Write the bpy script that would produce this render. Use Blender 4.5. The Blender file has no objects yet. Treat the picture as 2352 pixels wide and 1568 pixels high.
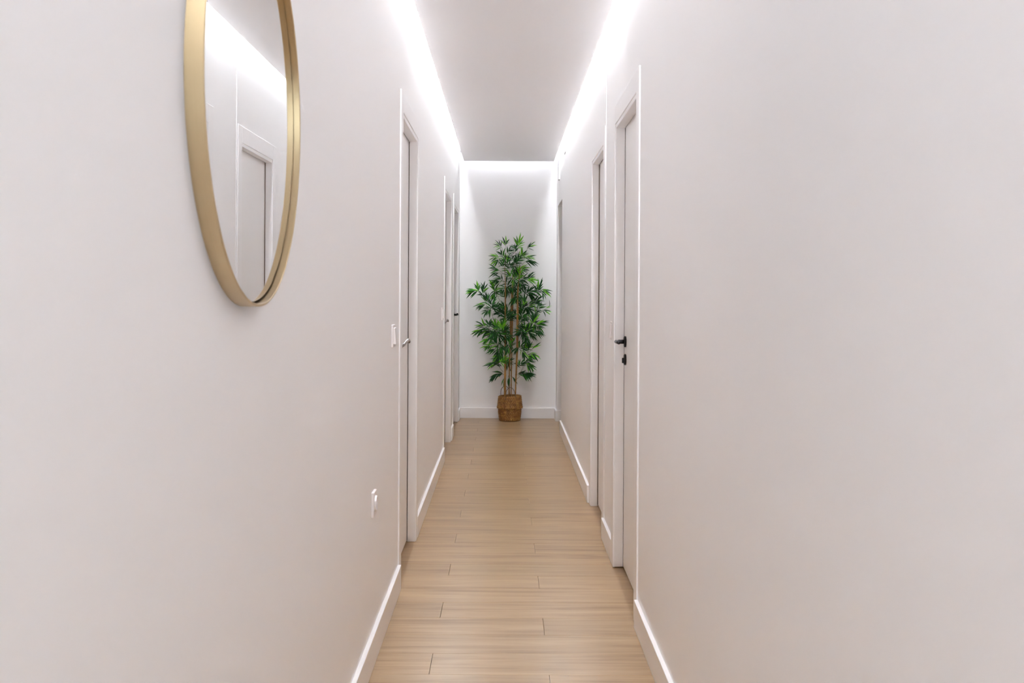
import bpy, bmesh, math, random
from mathutils import Vector, Matrix

random.seed(7)
SC = bpy.context.scene
COL = SC.collection

# ------------------------------------------------------------------ camera
H = 1.28                      # lens height above the floor
FPX = 2420.0                  # focal length in pixels of the 2352 wide frame
cam_data = bpy.data.cameras.new('camera')
cam_data.sensor_width = 36.0
cam_data.lens = FPX / 2352 * 36.0
cam_data.shift_x = 16 / 2352
cam_data.shift_y = -114 / 2352
cam_data.clip_start = 0.05
cam_data.dof.use_dof = True
cam_data.dof.focus_distance = 9.5
cam_data.dof.aperture_fstop = 11
cam = bpy.data.objects.new('camera', cam_data)
cam.location = (0, 0, H)
cam.rotation_euler = (math.pi / 2, -0.0055, 0)
COL.objects.link(cam)
SC.camera = cam

# ------------------------------------------------------------------ world, exposure, light strengths
LED_STRENGTH = 74.0
LED_BACK = 7.5
WORLD_STRENGTH = 3.2
EXPOSURE = 0.77
w = bpy.data.worlds.new('daylight')
SC.world = w
w.use_nodes = True
bg = w.node_tree.nodes['Background']
bg.inputs[0].default_value = (0.90, 0.95, 1.0, 1)
bg.inputs[1].default_value = WORLD_STRENGTH
SC.view_settings.view_transform = 'Standard'
SC.view_settings.look = 'None'
SC.view_settings.gamma = 1.0
SC.view_settings.use_curve_mapping = False
SC.view_settings.exposure = EXPOSURE
SC.cycles.use_denoising = True
SC.cycles.use_adaptive_sampling = False
SC.cycles.denoising_prefilter = 'ACCURATE'
SC.cycles.max_bounces = 16
SC.cycles.diffuse_bounces = 14
SC.cycles.sample_clamp_indirect = 8.0
SC.cycles.caustics_reflective = False
SC.cycles.caustics_refractive = False


# ------------------------------------------------------------------ materials
def new_mat(name):
    m = bpy.data.materials.new(name)
    m.use_nodes = True
    return m, m.node_tree.nodes, m.node_tree.links, m.node_tree.nodes['Principled BSDF']


def plain(name, col, rough=0.5, metal=0.0, spec=0.5, bump=0.0, bscale=200.0):
    m, N, L, b = new_mat(name)
    b.inputs['Base Color'].default_value = (*col, 1)
    b.inputs['Roughness'].default_value = rough
    b.inputs['Metallic'].default_value = metal
    b.inputs['Specular IOR Level'].default_value = spec
    tc = N.new('ShaderNodeTexCoord')
    nz = N.new('ShaderNodeTexNoise')
    nz.inputs['Scale'].default_value = bscale
    nz.inputs['Detail'].default_value = 3
    L.new(tc.outputs['Object'], nz.inputs['Vector'])
    if bump > 0:
        bp = N.new('ShaderNodeBump')
        bp.inputs['Strength'].default_value = bump
        bp.inputs['Distance'].default_value = 0.002
        L.new(nz.outputs['Fac'], bp.inputs['Height'])
        L.new(bp.outputs['Normal'], b.inputs['Normal'])
    return m


M_WALL = plain('wall_paint', (0.924, 0.919, 0.925), 0.6, 0, 0.25, 0.10, 60)
M_CEIL = plain('ceiling_paint', (0.85, 0.84, 0.85), 0.8, 0, 0.2, 0.05, 60)
M_LACQ = plain('white_lacquer', (0.90, 0.89, 0.897), 0.32, 0, 0.5)
M_LEAFDOOR = plain('door_lacquer', (0.875, 0.865, 0.86), 0.35, 0, 0.5)
M_PLAST = plain('white_plastic', (0.84, 0.80, 0.80), 0.3, 0, 0.5)
M_PLASTGREY_SHADE = plain('grey_plastic', (0.42, 0.40, 0.40), 0.5)  # plastic of the wall slot, also the shade painted under the wall box
M_BLACK = plain('black_metal', (0.012, 0.011, 0.013), 0.35, 0.3, 0.5)
M_CHROME = plain('chrome', (0.38, 0.345, 0.355), 0.16, 1.0)
M_DARK = plain('dark_gap', (0.09, 0.075, 0.065), 0.9)
M_SEAL = plain('taupe_seal', (0.30, 0.24, 0.20), 0.7)
M_SLAB = plain('floor_joint', (0.26, 0.185, 0.13), 0.8)
M_MIRROR = plain('mirror_silver', (0.86, 0.875, 0.875), 0.0, 1.0)
M_WICKERH = plain('wicker_handle', (0.10, 0.05, 0.02), 0.6)
M_TWIG = plain('twig_brown', (0.12, 0.10, 0.07), 0.7)
M_SOIL = plain('plant_filler', (0.02, 0.014, 0.01), 0.95, 0, 0.2, 0.6, 80)


def mat_gold():
    m, N, L, b = new_mat('brushed_gold')
    tc = N.new('ShaderNodeTexCoord')
    mp = N.new('ShaderNodeMapping')
    mp.inputs['Scale'].default_value = (900, 6, 6)
    nz = N.new('ShaderNodeTexNoise')
    nz.inputs['Scale'].default_value = 1.0
    nz.inputs['Detail'].default_value = 3
    L.new(tc.outputs['Object'], mp.inputs['Vector'])
    L.new(mp.outputs['Vector'], nz.inputs['Vector'])
    cr = N.new('ShaderNodeValToRGB')
    cr.color_ramp.elements[0].color = (0.55, 0.43, 0.26, 1)
    cr.color_ramp.elements[1].color = (0.61, 0.485, 0.30, 1)
    L.new(nz.outputs['Fac'], cr.inputs['Fac'])
    L.new(cr.outputs['Color'], b.inputs['Base Color'])
    b.inputs['Metallic'].default_value = 1.0
    b.inputs['Roughness'].default_value = 0.36
    bp = N.new('ShaderNodeBump')
    bp.inputs['Strength'].default_value = 0.08
    bp.inputs['Distance'].default_value = 0.001
    L.new(nz.outputs['Fac'], bp.inputs['Height'])
    L.new(bp.outputs['Normal'], b.inputs['Normal'])
    return m


def mat_wood():
    m, N, L, b = new_mat('oak_plank')
    geo = N.new('ShaderNodeNewGeometry')
    oi = N.new('ShaderNodeObjectInfo')
    mul = N.new('ShaderNodeMath'); mul.operation = 'MULTIPLY'
    mul.inputs[1].default_value = 37.0
    L.new(oi.outputs['Random'], mul.inputs[0])
    cmb = N.new('ShaderNodeCombineXYZ')
    L.new(mul.outputs[0], cmb.inputs[0])
    L.new(mul.outputs[0], cmb.inputs[2])
    add = N.new('ShaderNodeVectorMath'); add.operation = 'ADD'
    L.new(geo.outputs['Position'], add.inputs[0])
    L.new(cmb.outputs[0], add.inputs[1])

    def noise(scale, s, detail, dist, rough=0.55):
        mp = N.new('ShaderNodeMapping')
        mp.inputs['Scale'].default_value = scale
        L.new(add.outputs[0], mp.inputs['Vector'])
        nz = N.new('ShaderNodeTexNoise')
        nz.inputs['Scale'].default_value = s
        nz.inputs['Detail'].default_value = detail
        nz.inputs['Distortion'].default_value = dist
        nz.inputs['Roughness'].default_value = rough
        L.new(mp.outputs['Vector'], nz.inputs['Vector'])
        return nz
    broad = noise((1.3, 16, 1), 1.0, 4, 0.7)
    fine = noise((3.0, 75, 1), 1.0, 4, 0.4)
    grain = noise((14, 420, 1), 1.0, 2, 0.0)
    # long, soft cathedral streaks
    mix1 = N.new('ShaderNodeMath'); mix1.operation = 'MULTIPLY_ADD'
    mix1.inputs[1].default_value = 0.45
    L.new(fine.outputs['Fac'], mix1.inputs[0])
    sc = N.new('ShaderNodeMath'); sc.operation = 'MULTIPLY'
    sc.inputs[1].default_value = 0.62
    L.new(broad.outputs['Fac'], sc.inputs[0])
    L.new(sc.outputs[0], mix1.inputs[2])
    cr = N.new('ShaderNodeValToRGB')
    e = cr.color_ramp.elements
    e[0].position = 0.36; e[0].color = (0.205, 0.120, 0.054, 1)
    e[1].position = 0.68; e[1].color = (0.385, 0.262, 0.143, 1)
    k = e.new(0.50); k.color = (0.312, 0.201, 0.102, 1)
    L.new(mix1.outputs[0], cr.inputs['Fac'])
    # tone of the single plank, fine pores
    tone = N.new('ShaderNodeMapRange')
    tone.inputs['To Min'].default_value = 0.93
    tone.inputs['To Max'].default_value = 1.06
    L.new(oi.outputs['Random'], tone.inputs['Value'])
    pore = N.new('ShaderNodeMapRange')
    pore.inputs['From Min'].default_value = 0.3
    pore.inputs['From Max'].default_value = 0.7
    pore.inputs['To Min'].default_value = 0.95
    pore.inputs['To Max'].default_value = 1.03
    L.new(grain.outputs['Fac'], pore.inputs['Value'])
    mm = N.new('ShaderNodeMath'); mm.operation = 'MULTIPLY'
    L.new(tone.outputs[0], mm.inputs[0]); L.new(pore.outputs[0], mm.inputs[1])
    vm = N.new('ShaderNodeVectorMath'); vm.operation = 'SCALE'
    L.new(cr.outputs['Color'], vm.inputs[0]); L.new(mm.outputs[0], vm.inputs['Scale'])
    L.new(vm.outputs[0], b.inputs['Base Color'])
    b.inputs['Roughness'].default_value = 0.30
    b.inputs['Specular IOR Level'].default_value = 0.36
    bp = N.new('ShaderNodeBump')
    bp.inputs['Strength'].default_value = 0.06
    bp.inputs['Distance'].default_value = 0.001
    L.new(fine.outputs['Fac'], bp.inputs['Height'])
    L.new(bp.outputs['Normal'], b.inputs['Normal'])
    return m


def mat_noise2(name, c0, c1, scale, rough, spec=0.5, trans=0.0):
    m, N, L, b = new_mat(name)
    tc = N.new('ShaderNodeTexCoord')
    nz = N.new('ShaderNodeTexNoise')
    nz.inputs['Scale'].default_value = scale
    nz.inputs['Detail'].default_value = 4
    L.new(tc.outputs['Object'], nz.inputs['Vector'])
    cr = N.new('ShaderNodeValToRGB')
    cr.color_ramp.elements[0].position = 0.32; cr.color_ramp.elements[0].color = (*c0, 1)
    cr.color_ramp.elements[1].position = 0.68; cr.color_ramp.elements[1].color = (*c1, 1)
    L.new(nz.outputs['Fac'], cr.inputs['Fac'])
    L.new(cr.outputs['Color'], b.inputs['Base Color'])
    b.inputs['Roughness'].default_value = rough
    b.inputs['Specular IOR Level'].default_value = spec
    return m


M_GOLD = mat_gold()
M_WOOD = mat_wood()
M_WICKER = mat_noise2('seagrass_weave', (0.16, 0.062, 0.010), (0.36, 0.17, 0.036), 26, 0.55, 0.4)
M_CANE = mat_noise2('bamboo_cane', (0.22, 0.095, 0.016), (0.38, 0.19, 0.045), 14, 0.4)
M_LEAF_DARK = mat_noise2('leaf_dark_green', (0.004, 0.036, 0.007), (0.010, 0.082, 0.010), 3, 0.55, 0.25)
M_LEAF_MID = mat_noise2('leaf_mid_green', (0.016, 0.13, 0.010), (0.040, 0.22, 0.015), 3, 0.5, 0.3)
M_LEAF_LIGHT = mat_noise2('leaf_fresh_green', (0.085, 0.33, 0.008), (0.17, 0.52, 0.018), 3, 0.5, 0.3)


def mat_emit(name, col, s):
    m, N, L, b = new_mat(name)
    b.inputs['Base Color'].default_value = (0.8, 0.8, 0.8, 1)
    b.inputs['Emission Color'].default_value = (*col, 1)
    b.inputs['Emission Strength'].default_value = s
    return m


M_LED = mat_emit('led_light', (0.93, 0.965, 1.0), LED_STRENGTH)
M_LEDB = mat_emit('led_light_end', (0.93, 0.965, 1.0), LED_BACK)


def mat_pane():
    m = bpy.data.materials.new('window_glass'); m.use_nodes = True
    N, L = m.node_tree.nodes, m.node_tree.links
    N.remove(N['Principled BSDF'])
    out = N['Material Output']
    t = N.new('ShaderNodeBsdfTransparent'); t.inputs[0].default_value = (0.95, 0.97, 0.97, 1)
    g = N.new('ShaderNodeBsdfGlossy'); g.inputs['Roughness'].default_value = 0.0
    fr = N.new('ShaderNodeFresnel'); fr.inputs[0].default_value = 1.5
    mx = N.new('ShaderNodeMixShader')
    L.new(fr.outputs[0], mx.inputs[0]); L.new(t.outputs[0], mx.inputs[1]); L.new(g.outputs[0], mx.inputs[2])
    L.new(mx.outputs[0], out.inputs['Surface'])
    return m


M_PANE = mat_pane()


# ------------------------------------------------------------------ helpers
def add_box(bm, x0, x1, y0, y1, z0, z1, bevel=0.0, seg=1):
    if x0 > x1: x0, x1 = x1, x0
    if y0 > y1: y0, y1 = y1, y0
    r = bmesh.ops.create_cube(bm, size=1.0)
    vs = r['verts']
    bmesh.ops.scale(bm, vec=(x1 - x0, y1 - y0, z1 - z0), verts=vs)
    bmesh.ops.translate(bm, vec=((x0 + x1) / 2, (y0 + y1) / 2, (z0 + z1) / 2), verts=vs)
    if bevel > 0:
        es = list({e for v in vs for e in v.link_edges})
        bmesh.ops.bevel(bm, geom=es, offset=bevel, segments=seg, affect='EDGES', profile=0.5)


def box_bm(*a, **k):
    bm = bmesh.new()
    add_box(bm, *a, **k)
    return bm


def obj(name, bm, mat, parent=None, smooth=False, origin=None):
    me = bpy.data.meshes.new(name)
    if origin is not None:
        bmesh.ops.translate(bm, vec=-Vector(origin), verts=bm.verts)
    bm.to_mesh(me); bm.free()
    if smooth:
        for p in me.polygons: p.use_smooth = True
    me.materials.append(mat)
    o = bpy.data.objects.new(name, me)
    COL.objects.link(o)
    if origin is not None:
        o.location = origin
    if parent is not None:
        o.parent = parent
        # parents are empties or meshes whose location is a plain offset
        o.location = Vector(o.location) - world_loc(parent)
    return o


def world_loc(o):
    v = Vector((0, 0, 0))
    while o is not None:
        v += Vector(o.location); o = o.parent
    return v


def tag(o, label=None, cat=None, group=None, kind=None):
    if label: o['label'] = label
    if cat: o['category'] = cat
    if group: o['group'] = group
    if kind: o['kind'] = kind
    return o


def empty(name, loc):
    o = bpy.data.objects.new(name, None)
    o.location = loc
    o.empty_display_size = 0.1
    COL.objects.link(o)
    return o


def tube(bm, pts, radii, seg=10, cap=True):
    """swept tube through points with a radius at each"""
    pts = [Vector(p) for p in pts]
    rings = []
    n = len(pts)
    ref = Vector((0.31, 0.77, 0.55)).normalized()
    for i, p in enumerate(pts):
        t = (pts[min(i + 1, n - 1)] - pts[max(i - 1, 0)])
        if t.length < 1e-9: t = Vector((0, 0, 1))
        t.normalize()
        a = ref - t * ref.dot(t)
        if a.length < 1e-4: a = Vector((1, 0, 0)) - t * t.x
        a.normalize()
        b = t.cross(a)
        r = radii[i] if isinstance(radii, (list, tuple)) else radii
        rings.append([bm.verts.new(p + (a * math.cos(2 * math.pi * k / seg) + b * math.sin(2 * math.pi * k / seg)) * r) for k in range(seg)])
    for i in range(n - 1):
        for k in range(seg):
            bm.faces.new((rings[i][k], rings[i][(k + 1) % seg], rings[i + 1][(k + 1) % seg], rings[i + 1][k]))
    if cap:
        bm.faces.new(rings[0][::-1]); bm.faces.new(rings[-1])


def lathe(bm, prof, axis='Z', seg=64, closed=False, centre=(0, 0, 0)):
    """revolve (height, radius) pairs; axis Z or X"""
    rings = []
    for h, r in prof:
        ring = []
        for k in range(seg):
            a = 2 * math.pi * k / seg
            if axis == 'Z': v = (r * math.cos(a), r * math.sin(a), h)
            else: v = (h, r * math.cos(a), r * math.sin(a))
            ring.append(bm.verts.new(Vector(v) + Vector(centre)))
        rings.append(ring)
    m = len(rings)
    for i in range(m if closed else m - 1):
        A, B = rings[i], rings[(i + 1) % m]
        for k in range(seg):
            f = (A[k], A[(k + 1) % seg], B[(k + 1) % seg], B[k])
            bm.faces.new(f)
    return rings


def fix(bm):
    bmesh.ops.recalc_face_normals(bm, faces=bm.faces)
    return bm


# ------------------------------------------------------------------ layout (metres; y runs away from the camera)
XL0, XL1 = -0.4545, -0.462       # left wall, before / after the first door
XR0, XR1, XR2 = 0.5145, 0.5228, 0.5200
Y_FRONT, Y_BACK = -1.6, 10.685
Z_PANEL = 2.585                  # underside of the dropped ceiling panel
Z_TOP = 2.69                     # upper ceiling inside the light cove
OPEN_TOP = 2.062
DOORS = {                        # outer casing near/far, wall plane, side
    1: (4.525, 5.487, XL0, -1),
    2: (4.030, 4.996, XR0, 1),
    3: (5.494, 6.407, XR1, 1),
    4: (7.940, 9.040, XL1, -1),
    5: (9.330, 10.415, XL1, -1),
}
CW = 0.088                       # casing width
PASS0, PASS1, PASSZ = 9.656, 10.455, 2.133   # open passage in the right wall


def wall_with_openings(bm, side, pieces, openings, thick=0.13):
    """pieces: (y0, y1, plane x); openings: (y0, y1, top, backed)"""
    for y0, y1, x in pieces:
        cuts = [o for o in openings if o[0] < y1 and o[1] > y0]
        y = y0
        for o in sorted(cuts):
            if o[0] > y: add_box(bm, x, x + side * thick, y, o[0], -0.02, Z_TOP + 0.05)
            a, b = max(o[0], y0), min(o[1], y1)
            add_box(bm, x, x + side * thick, a, b, o[2], Z_TOP + 0.05)
            y = max(y, b)
        if y < y1: add_box(bm, x, x + side * thick, y, y1, -0.02, Z_TOP + 0.05)


def opening_of(n):
    a, b, x, s = DOORS[n]
    return (a + CW - 0.012, b - CW + 0.012, OPEN_TOP + 0.012, True)


# left wall
bm = bmesh.new()
wall_with_openings(bm, -1, [(Y_FRONT, 5.0, XL0), (5.0, Y_BACK + 0.1, XL1)], [opening_of(1), opening_of(4), opening_of(5)])
wl = tag(obj('wall_left', bm, M_WALL), 'white painted corridor wall carrying the round mirror and three doors', 'wall', kind='structure')
# right wall with the open passage near its far end
bm = bmesh.new()
wall_with_openings(bm, 1, [(Y_FRONT, 4.5, XR0), (4.5, 5.475, XR1), (5.475, Y_BACK + 0.1, XR2)],
                   [opening_of(2), opening_of(3), (PASS0, PASS1, PASSZ, False)])
wr = tag(obj('wall_right', bm, M_WALL), 'white painted corridor wall with two doors and an open passage at its end', 'wall', kind='structure')
# unseen dark panels added behind the leaves to keep daylight out of the gaps
for n, (a, b, x, s) in DOORS.items():
    par = wl if s < 0 else wr
    bb = bmesh.new()
    add_box(bb, x + s * 0.128, x + s * 0.14, a - 0.02, b + 0.02, -0.02, 2.2)
    obj('door_backing', bb, M_DARK, par)
# side passage: walls, ceiling
bm = bmesh.new()
add_box(bm, XR2 + 0.12, 1.45, PASS1, PASS1 + 0.1, -0.02, 2.6)
add_box(bm, XR2 + 0.12, 1.45, PASS0 - 0.1, PASS0, -0.02, 2.6)
add_box(bm, 1.40, 1.5, PASS0 - 0.1, PASS1 + 0.1, -0.02, 2.6)
add_box(bm, XR2 + 0.12, 1.5, PASS0 - 0.1, PASS1 + 0.1, 2.5, 2.6)
tag(obj('wall_passage', bm, M_WALL), 'white walls of the side passage opening off the corridor end', 'wall', kind='structure')
# back wall
bm = box_bm(-0.65, 0.75, Y_BACK, Y_BACK + 0.1, -0.02, Z_TOP + 0.05)
tag(obj('wall_back', bm, M_WALL), 'white end wall of the corridor behind the bamboo plant', 'wall', kind='structure')
# wall behind the camera with a tall window
WX0, WX1, WZ0, WZ1 = -0.40, 0.46, 0.55, 2.35
bm = bmesh.new()
add_box(bm, -0.62, WX0, Y_FRONT - 0.1, Y_FRONT, -0.02, Z_TOP + 0.05)
add_box(bm, WX1, 0.68, Y_FRONT - 0.1, Y_FRONT, -0.02, Z_TOP + 0.05)
add_box(bm, WX0, WX1, Y_FRONT - 0.1, Y_FRONT, -0.02, WZ0)
add_box(bm, WX0, WX1, Y_FRONT - 0.1, Y_FRONT, WZ1, Z_TOP + 0.05)
tag(obj('wall_front', bm, M_WALL), 'white wall with a tall window closing the near end of the corridor', 'wall', kind='structure')
win = tag(empty('window_1', (0.03, Y_FRONT - 0.05, WZ0)), 'tall white framed window closing the near end of the corridor', 'window', kind='structure')
for a in ((WX0, WX0 + 0.05, WZ0, WZ1), (WX1 - 0.05, WX1, WZ0, WZ1), (WX0 + 0.05, WX1 - 0.05, WZ0, WZ0 + 0.05), (WX0 + 0.05, WX1 - 0.05, WZ1 - 0.05, WZ1)):
    obj('frame', box_bm(a[0], a[1], Y_FRONT - 0.08, Y_FRONT - 0.02, a[2], a[3], bevel=0.004), M_LACQ, win)
obj('pane', box_bm(WX0 + 0.05, WX1 - 0.05, Y_FRONT - 0.053, Y_FRONT - 0.047, WZ0 + 0.05, WZ1 - 0.05), M_PANE, win)

# ceiling: upper slab, dropped panel floating short of the walls, light strips on its edges
PX0, PX1, PY1, PZT = -0.417, 0.481, 10.53, 2.612
bm = box_bm(-0.65, 0.75, Y_FRONT - 0.1, Y_BACK + 0.1, Z_TOP, Z_TOP + 0.06)
ceil = tag(obj('ceiling', bm, M_CEIL), 'white ceiling with a dropped panel glowing along its edges', 'ceiling', kind='structure')
obj('ceiling_panel', box_bm(PX0, PX1, Y_FRONT, PY1, Z_PANEL, PZT, bevel=0.0015), M_CEIL, ceil)
def led(x0, x1, y0, y1, mat):
    o = obj('led_strip', box_bm(x0, x1, y0, y1, Z_TOP - 0.006, Z_TOP), mat, ceil)
    o['label'] = 'glowing white light strip'


led(-0.4465, -0.4265, Y_FRONT + 0.02, 10.20, M_LED)
led(0.4885, 0.5085, Y_FRONT + 0.02, 10.20, M_LED)
led(-0.40, 0.46, 10.575, 10.595, M_LEDB)

# floor: joint bed and every plank
bm = box_bm(-0.65, 1.5, Y_FRONT - 0.1, Y_BACK + 0.1, -0.10, -0.010)
floor = tag(obj('floor', bm, M_SLAB), 'pale oak plank floor laid across the corridor', 'floor', kind='structure')
ROW, Y_REF, PL = 0.2047, 4.752, 1.209
GAP = 0.0006
r0 = math.floor((Y_FRONT - Y_REF) / ROW)
r1 = math.ceil((Y_BACK - Y_REF) / ROW)
for r in range(r0, r1):
    ya, yb = Y_REF + r * ROW, Y_REF + (r + 1) * ROW
    seam = {0: -0.248, 1: 0.155 + PL, 2: 0.558}[(-r) % 3]
    xmin, xmax = -0.575, 0.635
    if yb > PASS0 - 0.05 and ya < PASS1 + 0.05: xmax = 1.40
    k = math.floor((xmin - seam) / PL)
    x = seam + k * PL
    while x < xmax:
        xa, xb = max(x, xmin), min(x + PL, xmax)
        if xb - xa > 0.03:
            dz = random.uniform(-0.0003, 0.0)
            bm = box_bm(xa + GAP, xb - GAP, ya + GAP * 0.5, yb - GAP * 0.5, -0.010, dz, bevel=0.0007)
            obj('plank', bm, M_WOOD, floor)
        x += PL

# baseboards
BT, BH = 0.0155, 0.106


def baseboard(name, label, x, s, y0, y1):
    bm = box_bm(x - s * BT, x, y0, y1, 0.0, BH, bevel=0.0018, seg=2)
    tag(obj(name, bm, M_LACQ), label, 'baseboard', kind='structure')


baseboard('baseboard_left', 'white baseboard on the left wall in front of the first chrome handled door', XL0, -1, Y_FRONT, 4.525)
baseboard('baseboard_left', 'white baseboard between the two chrome handled doors', XL1, -1, 5.487, 7.94)
baseboard('baseboard_left', 'short white baseboard between the farther chrome handled door and the black handled door on its side', XL1, -1, 9.04, 9.33)
baseboard('baseboard_left', 'tiny white baseboard between the last door and the end wall', XL1, -1, 10.415, Y_BACK - BT)
baseboard('baseboard_right', 'white baseboard on the right wall in front of the door with black rosettes', XR0, 1, Y_FRONT, 4.03)
baseboard('baseboard_right', 'short white baseboard under the light switch between the two right doors', XR1, 1, 4.996, 5.494)
baseboard('baseboard_right', 'long white baseboard from the second right door to the open passage', XR2, 1, 6.407, PASS0)
baseboard('baseboard_right', 'tiny white baseboard between the open passage and the end wall', XR2, 1, PASS1 - BT, Y_BACK - BT)
bm = box_bm(-0.4615, XR2 - 0.0005, Y_BACK - BT, Y_BACK, 0, BH, bevel=0.0018, seg=2)
tag(obj('baseboard_back', bm, M_LACQ), 'white baseboard along the end wall behind the woven basket', 'baseboard', kind='structure')
bm = box_bm(XR2 - BT, 1.40, PASS1 - BT, PASS1, 0, BH, bevel=0.0018, seg=2)
tag(obj('baseboard_passage', bm, M_LACQ), 'white baseboard turning from the corridor into the open passage', 'baseboard', kind='structure')


# ------------------------------------------------------------------ doors
def handle_curved(parent, x, s, y, z, dirn):
    """slim curved chrome lever on a small round rosette; x is the leaf face, s points outward from the corridor"""
    bm = bmesh.new()
    pts, rad = [], []
    for t, px, pz in ((0, 0.000, -0.012), (0.1, 0.022, -0.012), (0.2, 0.036, -0.012), (0.35, 0.044, -0.006), (0.5, 0.049, 0.001),
                      (0.65, 0.053, 0.007), (0.8, 0.056, 0.011), (0.92, 0.058, 0.010), (1.0, 0.059, 0.004)):
        yy = 0 if t <= 0.2 else (t - 0.2) / 0.8 * 0.115
        pts.append((x - s * px, y + dirn * yy, z + pz))
        rad.append(0.0095 if t <= 0.2 else 0.0090 - 0.0022 * math.sin(math.pi * (t - 0.2) / 0.8))
    tube(bm, pts, rad, 12)
    h = obj('handle', fix(bm), M_CHROME, parent, smooth=True, origin=(x, y, z))
    h['label'] = 'curved chrome handle'
    bm = bmesh.new()
    lathe(bm, [(0, 0.0), (0, 0.025), (0.006, 0.025), (0.008, 0.022), (0.008, 0.0)], 'X', 24)
    for v in bm.verts: v.co = Vector((x - s * v.co.x, y + v.co.y, z - 0.012 + v.co.z))
    bmesh.ops.remove_doubles(bm, verts=bm.verts, dist=1e-6)
    obj('rosette', fix(bm), M_CHROME, h, origin=(x, y, z))


def handle_black(parent, x, s, y, z, dirn, lock=True, curved=False):
    bm = bmesh.new()
    tube(bm, [(x, y, z), (x - s * 0.008, y, z), (x - s * 0.0085, y, z), (x - s * 0.035, y, z), (x - s * 0.036, y, z), (x - s * 0.042, y, z)],
         [0.009, 0.009, 0.0098, 0.0098, 0.0075, 0.0075], 16)
    zt = 0.012 if curved else 0.0
    tube(bm, [(x - s * 0.045, y - dirn * 0.009, z), (x - s * 0.045, y + dirn * 0.01, z), (x - s * 0.046, y + dirn * 0.06, z + zt * 0.6), (x - s * 0.045, y + dirn * 0.118, z + zt)],
         [0.0078, 0.0078, 0.0072, 0.0068], 14)
    h = obj('handle', fix(bm), M_BLACK, parent, smooth=True, origin=(x, y, z))
    h['label'] = 'matt black lever handle'

    def disc(name, zc, par, r=0.0255):
        b2 = bmesh.new()
        lathe(b2, [(0, 0.0), (0, r), (0.0075, r), (0.0095, r - 0.003), (0.0095, 0.0)], 'X', 28)
        for v in b2.verts: v.co = Vector((x - s * v.co.x, y + v.co.y, zc + v.co.z))
        bmesh.ops.remove_doubles(b2, verts=b2.verts, dist=1e-6)
        return obj(name, fix(b2), M_BLACK, par, origin=(x, y, zc))
    disc('rosette', z, h)
    if lock:
        lk = disc('lock_rosette', z - 0.082, parent)
        lk['label'] = 'round black lock rosette'
        b2 = box_bm(x - s * 0.0075, x - s * 0.018, y - 0.004, y + 0.004, z - 0.098, z - 0.074, bevel=0.0015)
        obj('thumb_turn', b2, M_BLACK, lk)


def door(n, label, handle, lift=0.0, seal=False, gap=0.0018):
    a, b, x, s = DOORS[n]
    yi0, yi1 = a + CW, b - CW
    P = 0.0065
    root = tag(empty('door_%d' % n, (x, (a + b) / 2, 0)), label, 'door', kind='structure')
    T = 2.150
    for ya, yb, z0, z1 in ((a, yi0, 0.0, T), (yi1, b, 0.0, T), (yi0, yi1, OPEN_TOP, T)):
        obj('casing', box_bm(x - s * P, x + s * 0.004, ya, yb, z0, z1, bevel=0.0030, seg=3), M_LACQ, root)
    # jamb boards stand a little back from the casing edge and stop just short of the leaf
    jr = 0.009
    zh = OPEN_TOP - 0.018
    fx = x + s * 0.0420
    xj = fx - s * gap
    obj('jamb', box_bm(x - s * 0.002, xj, yi0 - 0.012, yi0 + jr, lift, OPEN_TOP, bevel=0.0012), M_LACQ, root)
    obj('jamb', box_bm(x - s * 0.002, xj, yi1 - jr, yi1 + 0.012, lift, OPEN_TOP, bevel=0.0012), M_LACQ, root)
    obj('jamb', box_bm(x - s * 0.002, xj, yi0 + jr, yi1 - jr, zh, OPEN_TOP + 0.010, bevel=0.0012), M_LACQ, root)
    obj('leaf', box_bm(fx, fx + s * 0.042, yi0 - 0.006, yi1 + 0.006, 0.007, zh + 0.008, bevel=0.0012), M_LEAFDOOR, root)
    # rubber seal deep in the gap
    for q in ((yi0 - 0.010, yi0 + jr - 0.006, 0.007, zh), (yi1 - jr + 0.006, yi1 + 0.010, 0.007, zh), (yi0, yi1, zh + 0.006, OPEN_TOP + 0.006)):
        obj('seal', box_bm(xj - s * 0.0005, fx + s * 0.0005, *q), M_DARK if not seal else M_SEAL, root)
    if handle == 'chrome': handle_curved(root, fx, s, yi0 + 0.075, 1.047, 1)
    if handle == 'black': handle_black(root, fx, s, yi1 - jr - 0.060, 1.054, -1)
    if handle == 'black_far': handle_black(root, fx, s, yi1 - jr - 0.055, 1.054, -1, lock=False, curved=True)
    return root


door(1, 'white flush door with a curved chrome handle, just past the round mirror', 'chrome', gap=0.0036)
door(2, 'white flush door with black lever handle and black lock rosette on the right wall', 'black', lift=0.005)
door(3, 'white flush door without visible handle, past the right wall light switch', None, seal=True, gap=0.006)
door(4, 'narrow-looking white door with small chrome handle, farther down the left wall', 'chrome')
door(5, 'white door with black handle at the far left corner beside the plant', 'black_far', lift=0.005)


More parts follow.
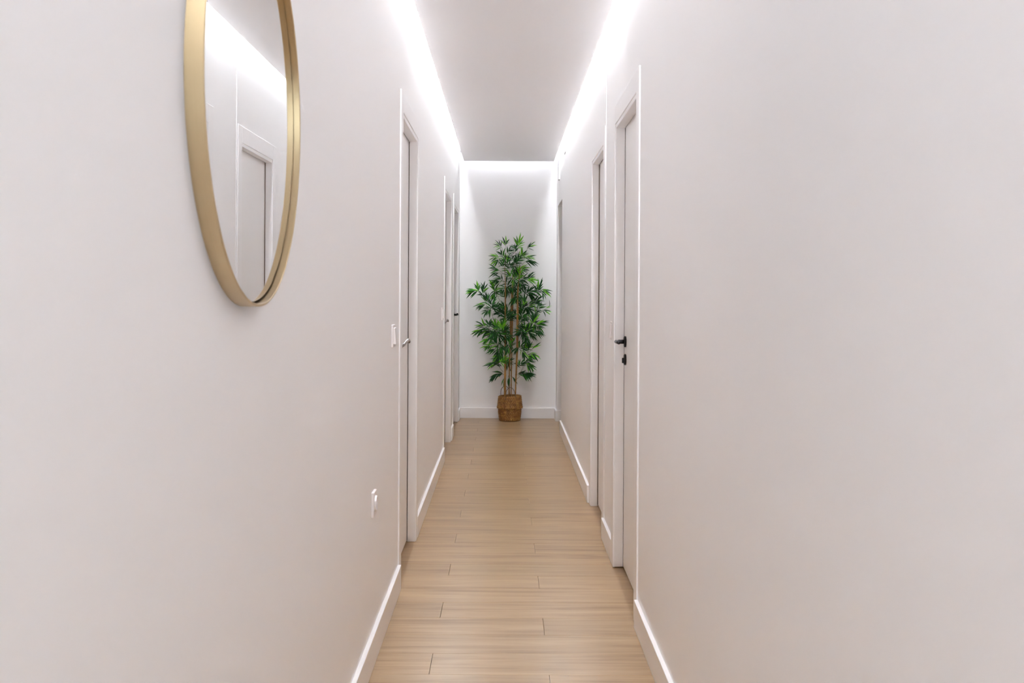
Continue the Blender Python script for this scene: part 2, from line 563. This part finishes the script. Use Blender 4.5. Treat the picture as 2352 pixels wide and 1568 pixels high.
# ------------------------------------------------------------------ round mirror
R_M = 0.351
MY, MZ = 1.835, 1.603
mir = tag(empty('round_mirror', (XL0, MY, MZ)), 'large round wall mirror in a thin brushed gold frame on the left wall', 'mirror')
bm = bmesh.new()
prof = [(0.0, R_M), (0.0275, R_M), (0.0285, R_M - 0.001), (0.0285, R_M - 0.0035), (0.0275, R_M - 0.0045), (0.013, R_M - 0.0045), (0.011, R_M - 0.0045), (0.0, R_M - 0.0045)]
lathe(bm, prof, 'X', 160, closed=True)
o = obj('frame', fix(bm), M_GOLD, mir)
o.location = (0, 0, 0)
for p in o.data.polygons: p.use_smooth = True
o.data.set_sharp_from_angle(angle=math.radians(35))
o['label'] = 'brushed gold ring frame'
bm = bmesh.new()
lathe(bm, [(0.006, 0.0), (0.006, R_M - 0.0085), (0.0145, R_M - 0.0085), (0.0150, R_M - 0.0090), (0.0150, 0.0)], 'X', 160)
bmesh.ops.remove_doubles(bm, verts=bm.verts, dist=1e-6)
o = obj('mirror_glass', fix(bm), M_MIRROR, mir)
o.location = (0, 0, 0)
o['label'] = 'silvered mirror glass'


bm = bmesh.new()
lathe(bm, [(0.001, 0.0), (0.001, R_M - 0.0047), (0.005, R_M - 0.0047), (0.005, 0.0)], 'X', 96)
bmesh.ops.remove_doubles(bm, verts=bm.verts, dist=1e-6)
o = obj('back_board', fix(bm), M_DARK, mir)
o.location = (0, 0, 0)
o['label'] = 'dark back board showing in the gap round the glass'


# ------------------------------------------------------------------ switches and socket
def switch(name, label, x, s, y, z, wy=0.080, hz=0.090, group=None):
    root = tag(empty(name, (x, y, z)), label, 'switch', group)
    d = 0.0085
    obj('plate', box_bm(x, x - s * d, y - wy / 2, y + wy / 2, z - hz / 2, z + hz / 2, bevel=0.002, seg=2), M_PLAST, root)
    bm = box_bm(x - s * (d - 0.001), x - s * (d + 0.004), y - wy / 2 + 0.012, y + wy / 2 - 0.012, z - hz / 2 + 0.012, z + hz / 2 - 0.012, bevel=0.001)
    for v in bm.verts:       # the rocker leans out at its foot
        t = (z + hz / 2 - v.co.z) / hz
        if abs(v.co.x - x) > d + 0.001: v.co.x -= s * 0.007 * t
    obj('rocker', bm, M_PLAST, root)
    return root


switch('light_switch', 'white rocker light switch on the wall between the mirror and the first door', XL0, -1, 4.255, 1.10)
switch('light_switch', 'white rocker light switch between the two doors on the right wall', XR1, 1, 5.100, 1.094)
switch('light_switch', 'faint white light switch beside the farther chrome handled door', XL1, -1, 7.713, 1.117)

so = tag(empty('wall_socket', (XL0, 3.65, 0.545)), 'white socket plate low on the left wall above the baseboard', 'socket')
d = 0.0095
obj('plate', box_bm(XL0, XL0 + d, 3.65 - 0.038, 3.65 + 0.038, 0.545 - 0.043, 0.545 + 0.043, bevel=0.002, seg=2), M_PLAST, so)
bm = bmesh.new()
lathe(bm, [(0, 0.0), (0, 0.0225), (0.006, 0.0235), (0.0065, 0.027), (0.0, 0.0275)], 'X', 28)
for v in bm.verts: v.co = Vector((XL0 + d - 0.0002 + v.co.x, 3.65 + v.co.y, 0.545 + v.co.z))
bmesh.ops.remove_doubles(bm, verts=bm.verts, dist=1e-6)
well = obj('socket_ring', fix(bm), M_PLAST, so)
for dy in (-0.0095, 0.0095):
    bm = bmesh.new()
    tube(bm, [(XL0 + d + 0.0001, 3.65 + dy, 0.545), (XL0 + d + 0.0006, 3.65 + dy, 0.545)], 0.0028, 12)
    obj('pin_hole', fix(bm), M_DARK, so)

# small fittings high on the right wall near its end
bx = tag(empty('wall_box', (XR2, 10.10, 2.36)), 'small white box high on the right wall above the open passage', 'box')
obj('body', box_bm(XR2, XR2 - 0.014, 10.06, 10.15, 2.36, 2.49, bevel=0.003), M_PLAST, bx)
obj('underside_cap', box_bm(XR2 - 0.001, XR2 - 0.0145, 10.065, 10.145, 2.352, 2.361, bevel=0.001), M_PLASTGREY_SHADE, bx)  # grey strip painting in the shadow on the underside of the box
sl = tag(empty('wall_slot', (XR2, 9.21, 2.50)), 'thin grey slot high on the right wall under the light strip', 'slot')
obj('slot_plate', box_bm(XR2 + 0.002, XR2 - 0.004, 9.12, 9.30, 2.494, 2.507, bevel=0.001), M_PLASTGREY_SHADE, sl)


# ------------------------------------------------------------------ basket
BX, BY = 0.0535, 10.495
BKH = 0.248
bk = tag(empty('woven_basket', (BX, BY, 0)), 'round woven seagrass basket with folded rim on the floor at the corridor end', 'basket')
knots = [(0.000, 0.096), (0.004, 0.101), (0.03, 0.1055), (0.08, 0.1115), (0.114, 0.1125), (0.1205, 0.1125), (0.1245, 0.1235),
         (0.130, 0.1262), (0.136, 0.1250), (0.150, 0.1215), (0.18, 0.1175), (0.21, 0.1150), (0.240, 0.1110), (BKH, 0.1085)]


def prof_r(z):
    for (a, ra), (b, rb) in zip(knots, knots[1:]):
        if a <= z <= b: return ra + (rb - ra) * (z - a) / (b - a)
    return knots[-1][1]


bm = bmesh.new()
SEG, ROWS = 168, 104
rings = []
for i in range(ROWS + 1):
    z = BKH * i / ROWS
    ring = []
    for k in range(SEG):
        a = 2 * math.pi * k / SEG
        row = z / BKH * 15
        cph = k / SEG * 34
        bump = 0.0034 * abs(math.sin(math.pi * row)) + 0.0040 * math.sin(2 * math.pi * (cph + 0.5 * (math.floor(row) % 2))) * abs(math.sin(math.pi * row))
        r = prof_r(z) + bump
        zt = z + 0.004 * (math.cos(a - 0.5)) * (z / BKH) ** 2
        ring.append(bm.verts.new((r * math.cos(a), r * math.sin(a), zt)))
    rings.append(ring)
# inside of the rim and a floor
for r_, z_ in ((0.103, BKH), (0.101, 0.226), (0.100, 0.02)):
    rings.append([bm.verts.new((r_ * math.cos(2 * math.pi * k / SEG), r_ * math.sin(2 * math.pi * k / SEG), z_ + (0.004 * math.cos(2 * math.pi * k / SEG - 0.5) if z_ > 0.1 else 0))) for k in range(SEG)])
for A, B in zip(rings, rings[1:]):
    for k in range(SEG):
        bm.faces.new((A[k], A[(k + 1) % SEG], B[(k + 1) % SEG], B[k]))
bm.faces.new(rings[0][::-1])
bm.faces.new(rings[-1])
o = obj('basket_body', fix(bm), M_WICKER, bk, smooth=True)
o.location = (0, 0, 0)


def basket_handle(pts):
    bm = bmesh.new()
    P = [Vector(p) for p in pts]
    out = []
    for i in range(len(P) - 1):          # Catmull-Rom smoothing
        p0, p1, p2, p3 = P[max(i - 1, 0)], P[i], P[i + 1], P[min(i + 2, len(P) - 1)]
        for t in (0, 0.25, 0.5, 0.75):
            out.append(0.5 * ((2 * p1) + (p2 - p0) * t + (2 * p0 - 5 * p1 + 4 * p2 - p3) * t * t + (3 * p1 - p0 - 3 * p2 + p3) * t ** 3))
    out.append(P[-1])
    tube(bm, out, 0.0028, 8)
    o = obj('handle', fix(bm), M_WICKERH, bk, smooth=True)
    o.location = (0, 0, 0)
    o['label'] = 'thin twisted carrying loop'


basket_handle([(-0.088, 0.055, 0.235), (-0.090, 0.056, 0.275), (-0.082, 0.062, 0.312), (-0.052, 0.075, 0.334), (-0.022, 0.088, 0.322), (-0.004, 0.098, 0.285), (0.000, 0.1005, 0.24)])
basket_handle([(-0.045, -0.116, 0.210), (-0.040, -0.112, 0.265), (-0.034, -0.098, 0.305), (-0.008, -0.090, 0.333), (0.022, -0.092, 0.330), (0.044, -0.098, 0.298), (0.052, -0.104, 0.262), (0.064, -0.104, 0.228)])


# ------------------------------------------------------------------ bamboo plant
def at(px, py, Y):
    """point at depth Y that sits at pixel (px, py) of the 2352 x 1568 frame"""
    dx, dy = px - 1160.0, py - 670.0
    dx, dy = dx + 0.0055 * dy, dy - 0.0055 * dx
    return Vector((dx * Y / FPX, Y, H - dy * Y / FPX))


PY0 = 10.495
plant = tag(empty('bamboo_plant', (BX, BY, 0.02)), 'tall artificial bamboo plant with four tan canes standing in the woven basket', 'plant')
bm = bmesh.new()
lathe(bm, [(0.022, 0.0), (0.022, 0.075), (0.19, 0.096), (0.205, 0.094), (0.200, 0.05), (0.203, 0.0)], 'Z', 40, centre=(BX, BY, 0))
bmesh.ops.remove_doubles(bm, verts=bm.verts, dist=1e-6)
obj('pot', fix(bm), M_SOIL, plant)
CANES = [   # pixel points up the cane, width in pixels, depth
    ([(1160, 925), (1159.6, 880), (1160.6, 840), (1160.4, 800), (1160.2, 745), (1160.8, 675), (1160.5, 640), (1159, 610)], [5.4, 5.0, 4.8, 3.8, 3.2, 3.4, 1.6, 0.8], 10.47),
    ([(1169, 925), (1169.6, 870), (1171, 820), (1172.4, 780), (1173.2, 740), (1175.2, 690), (1177, 645), (1180, 600)], [3.0, 3.0, 3.4, 3.8, 4.6, 3.6, 1.6, 0.8], 10.52),
    ([(1174, 925), (1174.4, 870), (1175.4, 820), (1176, 780), (1177, 735), (1178.2, 680), (1181, 640), (1189, 600)], [2.6, 2.7, 2.8, 3.2, 3.0, 2.8, 1.4, 0.8], 10.55),
    ([(1183.4, 925), (1184.6, 880), (1186.4, 840), (1188, 800), (1188.6, 745), (1189, 675), (1191, 645), (1197, 610)], [3.2, 3.4, 4.2, 5.2, 6.0, 4.4, 1.6, 0.8], 10.44),
]
for pts, wd, Y in CANES:
    bm = bmesh.new()
    P, R = [], []
    n = len(pts)
    for i in range(n - 1):
        for q in range(12):
            t = q / 12
            x = pts[i][0] * (1 - t) + pts[i + 1][0] * t
            y = pts[i][1] * (1 - t) + pts[i + 1][1] * t
            wdt = wd[i] * (1 - t) + wd[i + 1] * t
            node = 1.16 if (i * 12 + q) % 9 == 0 else 1.0
            P.append(at(x, y, Y)); R.append(wdt * Y / FPX / 2 * node)
    P.insert(0, Vector((P[0].x, P[0].y, 0.20))); R.insert(0, R[0])
    tube(bm, P, R, 8)
    o = obj('cane', fix(bm), M_CANE, plant, smooth=True)

# leaf blades: narrow, folded along the midrib and bent
def leaf_mesh(name, mat, bend, wid):
    bm = bmesh.new()
    secs = [(0.0, 0.04), (0.10, 0.45), (0.28, 0.95), (0.5, 1.0), (0.75, 0.62), (1.0, 0.0)]
    rows = []
    for t, k in secs:
        z = -bend * t * t
        h = wid * k / 2
        if k == 0.0:
            rows.append([bm.verts.new((t, 0, z))])
        else:
            rows.append([bm.verts.new((t, -h, z + 0.35 * h)), bm.verts.new((t, 0, z)), bm.verts.new((t, h, z + 0.35 * h))])
    for A, B in zip(rows, rows[1:]):
        if len(B) == 3:
            bm.faces.new((A[0], A[1], B[1], B[0])); bm.faces.new((A[1], A[2], B[2], B[1]))
        else:
            bm.faces.new((A[0], A[1], B[0])); bm.faces.new((A[1], A[2], B[0]))
    me = bpy.data.meshes.new(name)
    bm.to_mesh(me); bm.free()
    for p in me.polygons: p.use_smooth = True
    me.materials.append(mat)
    return me


LEAVES = {}
for tone, mat in (('dark', M_LEAF_DARK), ('mid', M_LEAF_MID), ('fresh', M_LEAF_LIGHT)):
    LEAVES[tone] = [leaf_mesh('leaf_blade', mat, b, w_) for b, w_ in ((0.10, 0.165), (0.25, 0.175), (0.42, 0.155))]

# sprays traced from the photograph: pixel centre, pixel direction of growth, leaf count, freshness 0-1, spread, twig root (optional)
A, B = (1040.0, 520.0), (1040.0, 740.0)
K = 260 / 1568


def SP(o, cx, cy, dx, dy, n, fresh, size=1.0, spread=65, root=None):
    c = (o[0] + cx * K, o[1] + cy * K)
    rt = None if root is None else (o[0] + root[0] * K, o[1] + root[1] * K)
    return (c, (dx, dy), n, fresh, size, spread, rt)


SPRAYS = [
    # crown
    SP(A, 905, 240, 0.1, -1, 8, 0.85, 1.0, 75, (860, 620)), SP(A, 735, 230, 0.1, -1, 4, 0.5, 0.8, 50, (722, 700)),
    SP(A, 650, 265, -0.7, -0.6, 5, 0.35, 0.75, 55, (722, 420)), SP(A, 1065, 280, 0.7, -0.6, 5, 0.4, 0.8, 55, (990, 400)),
    SP(A, 860, 320, -0.2, -1, 6, 0.05, 0.8, 80), SP(A, 775, 340, 0.6, -0.5, 5, 0.0, 0.8, 60), SP(A, 685, 390, -0.4, -0.8, 6, 0.6, 0.85, 70),
    SP(A, 600, 425, -0.9, -0.2, 5, 0.55, 0.9, 50, (715, 560)), SP(A, 965, 390, 0.3, -0.8, 8, 0.8, 0.9, 75), SP(A, 1040, 425, 0.9, -0.3, 5, 0.6, 0.9, 45),
    SP(A, 820, 430, -0.3, -0.8, 7, 0.2, 0.9, 80), SP(A, 1060, 490, 1, 0.05, 7, 0.0, 1.0, 45, (920, 560)), SP(A, 870, 500, 0.2, -0.6, 9, 0.0, 0.95, 95),
    SP(A, 740, 480, -0.2, -0.6, 8, 0.05, 0.9, 90), SP(A, 610, 480, -0.8, 0.5, 5, 0.35, 0.9, 50), SP(A, 600, 590, -0.8, -0.3, 5, 0.05, 0.95, 40, (705, 650)),
    SP(A, 610, 645, -1, 0.1, 3, 0.0, 0.95, 25, (705, 655)), SP(A, 790, 555, 0.1, -0.6, 8, 0.0, 0.9, 95), SP(A, 970, 590, 0.8, -0.2, 6, 0.15, 0.9, 55),
    SP(A, 860, 590, 0.1, 0.4, 7, 0.0, 0.9, 90), SP(A, 690, 520, -0.1, -0.8, 4, 0.0, 0.8, 50), SP(A, 920, 460, 0.4, -0.5, 6, 0.1, 0.9, 80),
    # shoulder
    SP(A, 890, 680, 0.35, -0.9, 9, 0.95, 1.0, 60), SP(A, 800, 690, -0.6, -0.5, 6, 0.5, 0.9, 60), SP(A, 850, 760, 0.2, 0.6, 6, 0.4, 0.9, 70),
    SP(A, 1075, 745, 1, -0.15, 5, 0.6, 1.0, 40, (990, 800)), SP(A, 1060, 700, 0.9, -0.6, 4, 0.35, 0.9, 40), SP(A, 960, 720, 0.4, -0.3, 8, 0.05, 0.95, 90),
    SP(A, 660, 715, -0.7, -0.4, 5, 0.0, 0.9, 55, (715, 790)), SP(A, 610, 755, -1, 0.05, 5, 0.0, 0.9, 40), SP(A, 745, 780, -0.2, -0.4, 7, 0.0, 0.9, 90),
    SP(A, 830, 850, 0.1, 0.5, 9, 0.05, 0.95, 95), SP(A, 930, 850, 0.5, 0.2, 9, 0.05, 0.95, 85), SP(A, 700, 870, -0.6, 0.4, 8, 0.0, 0.95, 80),
    SP(A, 950, 790, 0.3, 0.2, 7, 0.0, 0.95, 90), SP(A, 760, 880, 0.0, 0.7, 7, 0.0, 0.9, 70), SP(A, 900, 640, 0.3, -0.3, 6, 0.4, 0.9, 80),
    # far left spray
    SP(A, 345, 860, -0.3, -1, 5, 0.8, 1.0, 35, (470, 1060)), SP(A, 290, 895, -1, 0.1, 6, 0.8, 1.05, 38, (470, 1060)), SP(A, 430, 880, 0.2, -1, 7, 0.25, 0.85, 50, (520, 1100)),
    SP(A, 410, 945, -0.6, -0.5, 3, 0.1, 0.8, 40),
    # left middle
    SP(A, 575, 840, -0.2, -1, 7, 0.75, 1.0, 40, (690, 1080)), SP(A, 570, 930, -0.3, 0.6, 8, 0.7, 0.9, 60), SP(A, 600, 900, 0.4, -0.2, 5, 0.1, 0.9, 60), SP(A, 655, 962, 0.8, -0.2, 2, 0.0, 0.7, 25),
    SP(A, 470, 1010, -0.3, -0.9, 6, 0.1, 0.95, 55, (560, 1150)), SP(A, 400, 1085, -0.9, 0.1, 6, 0.2, 0.95, 50, (530, 1140)), SP(A, 540, 1080, 0.1, -0.7, 8, 0.0, 0.95, 80),
    SP(A, 480, 1170, -0.6, 0.4, 7, 0.0, 0.9, 70, (575, 1320)), SP(A, 600, 1120, 0.6, -0.4, 7, 0.0, 0.9, 70),
    # right middle
    SP(A, 1060, 900, 0.7, -0.4, 8, 0.05, 1.0, 65, (980, 1010)), SP(A, 1080, 940, 0.7, 0.3, 5, 0.0, 0.95, 55), SP(A, 1190, 850, 0.2, -1, 5, 0.35, 1.0, 45, (1120, 1020)), SP(A, 1270, 890, 1, 0.1, 5, 0.6, 1.0, 40, (1150, 960)),
    SP(A, 1180, 890, 0.4, -0.3, 6, 0.3, 0.9, 75), SP(A, 1245, 920, 0.5, 0.8, 3, 0.7, 0.9, 40), SP(A, 995, 1050, 0.1, -1, 4, 0.7, 0.95, 30), SP(A, 960, 1020, -0.5, -0.6, 6, 0.0, 0.9, 60),
    SP(A, 1160, 1030, 0.8, -0.5, 8, 0.05, 1.0, 60, (1050, 1130)), SP(A, 1075, 1070, 0.5, -0.5, 7, 0.5, 0.95, 55), SP(A, 960, 1110, 0.0, -0.6, 9, 0.0, 0.95, 90), SP(A, 1050, 1140, 0.7, 0.3, 8, 0.05, 0.95, 70),
    SP(A, 1320, 1125, 1, -0.4, 3, 0.75, 1.0, 25, (1200, 1195)), SP(A, 1280, 1165, 1, 0.2, 4, 0.3, 0.8, 40, (1200, 1195)), SP(A, 1160, 1170, 0.2, -0.3, 8, 0.05, 0.9, 80), SP(A, 1200, 1110, 0.5, -0.5, 4, 0.0, 0.9, 60),
    SP(A, 860, 1000, -0.6, 0.5, 8, 0.0, 1.0, 60), SP(A, 880, 960, 0.6, -0.3, 6, 0.0, 0.9, 70),
    # heart
    SP(A, 700, 1130, -0.3, -0.9, 7, 0.0, 1.0, 55, (725, 1330)), SP(A, 730, 1230, -0.1, -0.8, 12, 0.0, 1.05, 90, (725, 1345)), SP(A, 650, 1190, -0.7, -0.4, 7, 0.0, 0.95, 55), SP(A, 790, 1240, 0.6, -0.5, 7, 0.0, 0.95, 60),
    SP(A, 960, 1200, 0.0, -0.8, 11, 0.0, 1.0, 80, (915, 1330)), SP(A, 950, 1280, 0.3, -0.5, 8, 0.0, 0.95, 80), SP(A, 860, 1230, -0.3, -0.5, 4, 0.0, 0.9, 60), SP(A, 1050, 1210, 0.5, 0.6, 3, 0.5, 0.8, 30),
    # lower left mass
    SP(A, 420, 1370, -0.7, -0.4, 7, 0.5, 1.0, 55, (620, 1500)), SP(A, 370, 1440, -1, 0.5, 6, 0.6, 1.05, 40), SP(A, 500, 1360, 0.0, -0.5, 8, 0.05, 0.95, 80), SP(A, 590, 1380, -0.3, -0.8, 6, 0.6, 1.0, 50),
    SP(A, 680, 1380, 0.1, -1, 7, 0.75, 1.0, 45), SP(A, 600, 1440, 0.4, 0.1, 8, 0.6, 0.95, 85), SP(A, 470, 1450, -0.6, 0.4, 8, 0.25, 0.95, 70), SP(A, 720, 1440, 0.6, -0.3, 6, 0.4, 0.95, 60),
    SP(B, 540, 170, -0.4, 0.3, 9, 0.15, 1.0, 85), SP(B, 640, 190, 0.2, 0.3, 10, 0.1, 1.0, 90), SP(B, 480, 240, -0.9, 0.3, 6, 0.6, 1.0, 40), SP(B, 560, 160, -0.4, 0.5, 7, 0.2, 1.0, 60),
    SP(B, 700, 140, 0.3, -0.3, 9, 0.15, 1.0, 85), SP(B, 500, 330, -0.9, 0.2, 7, 0.7, 0.95, 45), SP(B, 590, 290, -0.4, -0.5, 8, 0.15, 0.95, 65), SP(B, 660, 340, 0.2, 0.2, 9, 0.35, 0.95, 85),
    SP(B, 740, 230, 0.2, 0.2, 9, 0.15, 0.95, 90), SP(B, 560, 385, -0.9, 0.1, 4, 0.0, 0.9, 40), SP(B, 640, 410, -0.3, 0.6, 8, 0.15, 0.9, 75), SP(B, 760, 180, 0.7, 0.1, 6, 0.0, 0.9, 60),
    SP(B, 815, 290, 0.1, -0.8, 6, 0.7, 0.95, 50), SP(B, 770, 350, -0.2, 0.6, 7, 0.1, 0.9, 70), SP(B, 620, 470, -0.4, 0.5, 6, 0.25, 0.9, 60),
    SP(B, 640, 520, -0.8, -0.1, 6, 0.6, 0.9, 55), SP(B, 700, 520, 0.3, -0.5, 6, 0.7, 0.85, 60),
    # lower right mass
    SP(A, 1120, 1290, 0.2, -1, 7, 0.45, 1.0, 45, (1010, 1500)), SP(A, 1200, 1340, 0.9, -0.4, 6, 0.5, 1.0, 40), SP(A, 1170, 1370, 0.5, 0.3, 8, 0.05, 0.95, 80), SP(A, 1040, 1300, -0.3, -0.9, 3, 0.0, 0.8, 40),
    SP(A, 990, 1430, -0.1, -1, 7, 0.35, 1.0, 50), SP(A, 1060, 1420, 0.5, -0.6, 8, 0.1, 0.95, 70), SP(A, 1180, 1470, 1, 0.3, 7, 0.1, 0.9, 45), SP(A, 930, 1380, 0.4, -0.1, 5, 0.0, 0.8, 60),
    SP(B, 960, 160, 0.2, 0.5, 9, 0.0, 0.95, 80), SP(B, 1000, 200, 0.3, 0.6, 7, 0.0, 0.95, 70), SP(B, 1090, 170, 0.6, 0.5, 6, 0.05, 0.9, 50), SP(B, 1050, 110, 0.4, -0.1, 8, 0.1, 0.95, 85), SP(B, 930, 130, -0.6, 0.0, 5, 0.0, 0.85, 60),
    SP(B, 1000, 270, 0.5, -0.3, 4, 0.15, 0.8, 60, (910, 340)), SP(B, 940, 340, 0.3, -0.2, 6, 0.05, 0.9, 75), SP(B, 1010, 350, 0.4, -0.6, 6, 0.6, 0.95, 60), SP(B, 1050, 360, 0.2, -1, 3, 0.1, 0.9, 25),
    SP(B, 1120, 355, 0.8, -0.7, 3, 0.9, 1.05, 20, (1030, 420)), SP(B, 1110, 445, 0.9, 0.4, 4, 0.8, 1.0, 35, (1030, 420)), SP(B, 1070, 460, 0.5, 0.1, 5, 0.5, 0.9, 60), SP(B, 980, 430, 0.3, 0.6, 7, 0.3, 0.9, 60), SP(B, 880, 370, -0.4, 0.3, 5, 0.0, 0.9, 55),
    # skirts
    SP(B, 560, 575, -1, 0.2, 6, 0.55, 1.0, 40, (700, 690)), SP(B, 620, 580, 0.2, -0.1, 4, 0.05, 0.8, 60), SP(B, 690, 545, 0.4, -0.1, 5, 0.4, 0.9, 60), SP(B, 760, 580, 0.0, 0.7, 6, 0.3, 0.85, 60),
    SP(B, 770, 550, 0.4, -0.2, 4, 0.05, 0.8, 60), SP(B, 950, 575, 0.5, -0.5, 5, 0.0, 0.9, 60), SP(B, 1040, 540, 0.9, -0.3, 5, 0.1, 0.9, 45, (910, 740)), SP(B, 1060, 600, 0.9, 0.5, 7, 0.4, 0.95, 40, (910, 740)), SP(B, 870, 580, 0.5, 0.1, 3, 0.0, 0.9, 50),
    SP(B, 600, 735, -0.8, 0.5, 6, 0.0, 1.0, 35, (700, 720)), SP(B, 660, 705, -0.5, -0.1, 5, 0.0, 0.85, 50, (715, 720)), SP(B, 1000, 730, 0.7, 0.5, 6, 0.0, 1.0, 35, (885, 790)), SP(B, 1040, 712, 1, 0.05, 4, 0.0, 1.0, 22), SP(B, 940, 710, 0.7, -0.2, 4, 0.0, 0.85, 40),
    SP(B, 710, 780, -0.4, 1, 2, 0.0, 1.0, 15, (740, 740)), SP(B, 775, 780, 0.0, 1, 2, 0.0, 1.0, 12, (770, 740)), SP(B, 835, 775, 0.6, 0.9, 2, 0.0, 1.0, 14, (800, 740)),
]
rng = random.Random(41)
twig_bm = bmesh.new()
leaf_list = []       # (tone, variant, matrix, nearness)
LL = 0.094
for c, d, n, fresh, size, spread, root in SPRAYS:
    n = n if n < 4 else int(round(n * 1.7))
    off = abs(c[0] - 1173) / 90.0
    Y = PY0 - 0.015 + rng.uniform(-0.105, 0.085) * (1.0 - 0.35 * min(off, 1))
    ctr = at(c[0], c[1], Y)
    dv = Vector((d[0], rng.uniform(-0.35, 0.25), -d[1])).normalized()
    span = 0.042 * size * (0.6 + 0.05 * n)
    start = ctr - dv * span * 0.9
    end = ctr + dv * span * 0.25
    if root is not None:
        rp = at(root[0], root[1], PY0 - 0.02)
        mid = (rp + start) / 2 + Vector((0, 0, -0.008))
        tube(twig_bm, [rp, mid, start, end], [0.0016, 0.0014, 0.0012, 0.0006], 5, cap=False)
    else:
        tube(twig_bm, [start - dv * 0.02, ctr, end], [0.0012, 0.001, 0.0006], 4, cap=False)
    side0 = dv.cross(Vector((0, 1, 0)))
    if side0.length < 1e-3: side0 = Vector((1, 0, 0))
    side0.normalize()
    for i in range(n):
        t = (i + 0.5) / n
        p = start.lerp(end, t) + Vector((rng.uniform(-1, 1), rng.uniform(-1, 1), rng.uniform(-1, 1))) * 0.004
        ang = math.radians(spread) * (1 - 0.75 * t) * rng.uniform(0.55, 1.15) * (1 if i % 2 else -1)
        ax = Vector((0, 1, 0)) + 0.55 * Vector((rng.uniform(-1, 1), 0, rng.uniform(-1, 1)))
        ax.normalize()
        dirv = Matrix.Rotation(ang, 3, ax) @ dv
        dirv = (dirv + Vector((0, rng.uniform(-0.45, 0.35), -0.10))).normalized()
        L_ = LL * size * rng.uniform(0.72, 1.12)
        # keep every blade off the end wall
        tip = p + dirv * L_
        if tip.y > 10.655: dirv.y -= (tip.y - 10.655) / L_ + 0.02; dirv.normalize()
        # ... and short of the side walls
        for _k in range(3):
            tip = p + dirv * L_
            if tip.x > 0.468: dirv.x -= (tip.x - 0.468) / L_ + 0.03; dirv.normalize()
            if tip.x < -0.385: dirv.x += (-0.385 - tip.x) / L_ + 0.03; dirv.normalize()
        up = Vector((rng.uniform(-0.7, 0.7), -0.8, 0.9))
        nrm = (up - dirv * up.dot(dirv)).normalized()
        lat = nrm.cross(dirv).normalized()
        m = Matrix((dirv * L_, lat * L_, nrm * L_)).transposed().to_4x4()
        m.translation = p
        u = rng.random()
        tone = 'fresh' if u < fresh * 0.62 else ('mid' if u < fresh * 0.85 + 0.14 else 'dark')
        leaf_list.append((tone, rng.choice((0, 0, 1, 1, 2)), m, p.y + 0.3 * (dirv * L_).y - 0.02 * (tone == 'fresh')))
obj('twigs', twig_bm, M_TWIG, plant)['kind'] = 'stuff'
leaf_list.sort(key=lambda q: q[3])
NEAR = 300
pinv = Matrix.Translation(-Vector(plant.location))
for tone, v, m, _ in leaf_list[:NEAR]:
    o = bpy.data.objects.new('leaf', LEAVES[tone][v])
    COL.objects.link(o)
    o.parent = plant
    o.matrix_local = pinv @ m
# the rest of the leaves behind them, one mesh
tones = ['dark', 'mid', 'fresh']
verts, faces, mids = [], [], []
for tone, v, m, _ in leaf_list[NEAR:]:
    me = LEAVES[tone][v]
    b0 = len(verts)
    verts += [pinv @ m @ q.co for q in me.vertices]
    for p in me.polygons:
        faces.append([b0 + k for k in p.vertices]); mids.append(tones.index(tone))
me = bpy.data.meshes.new('foliage')
me.from_pydata(verts, [], faces)
for mt in (M_LEAF_DARK, M_LEAF_MID, M_LEAF_LIGHT): me.materials.append(mt)
for p, k in zip(me.polygons, mids):
    p.material_index = k; p.use_smooth = True
o = bpy.data.objects.new('foliage', me)
COL.objects.link(o); o.parent = plant
o['kind'] = 'stuff'
print('leaves', len(leaf_list))
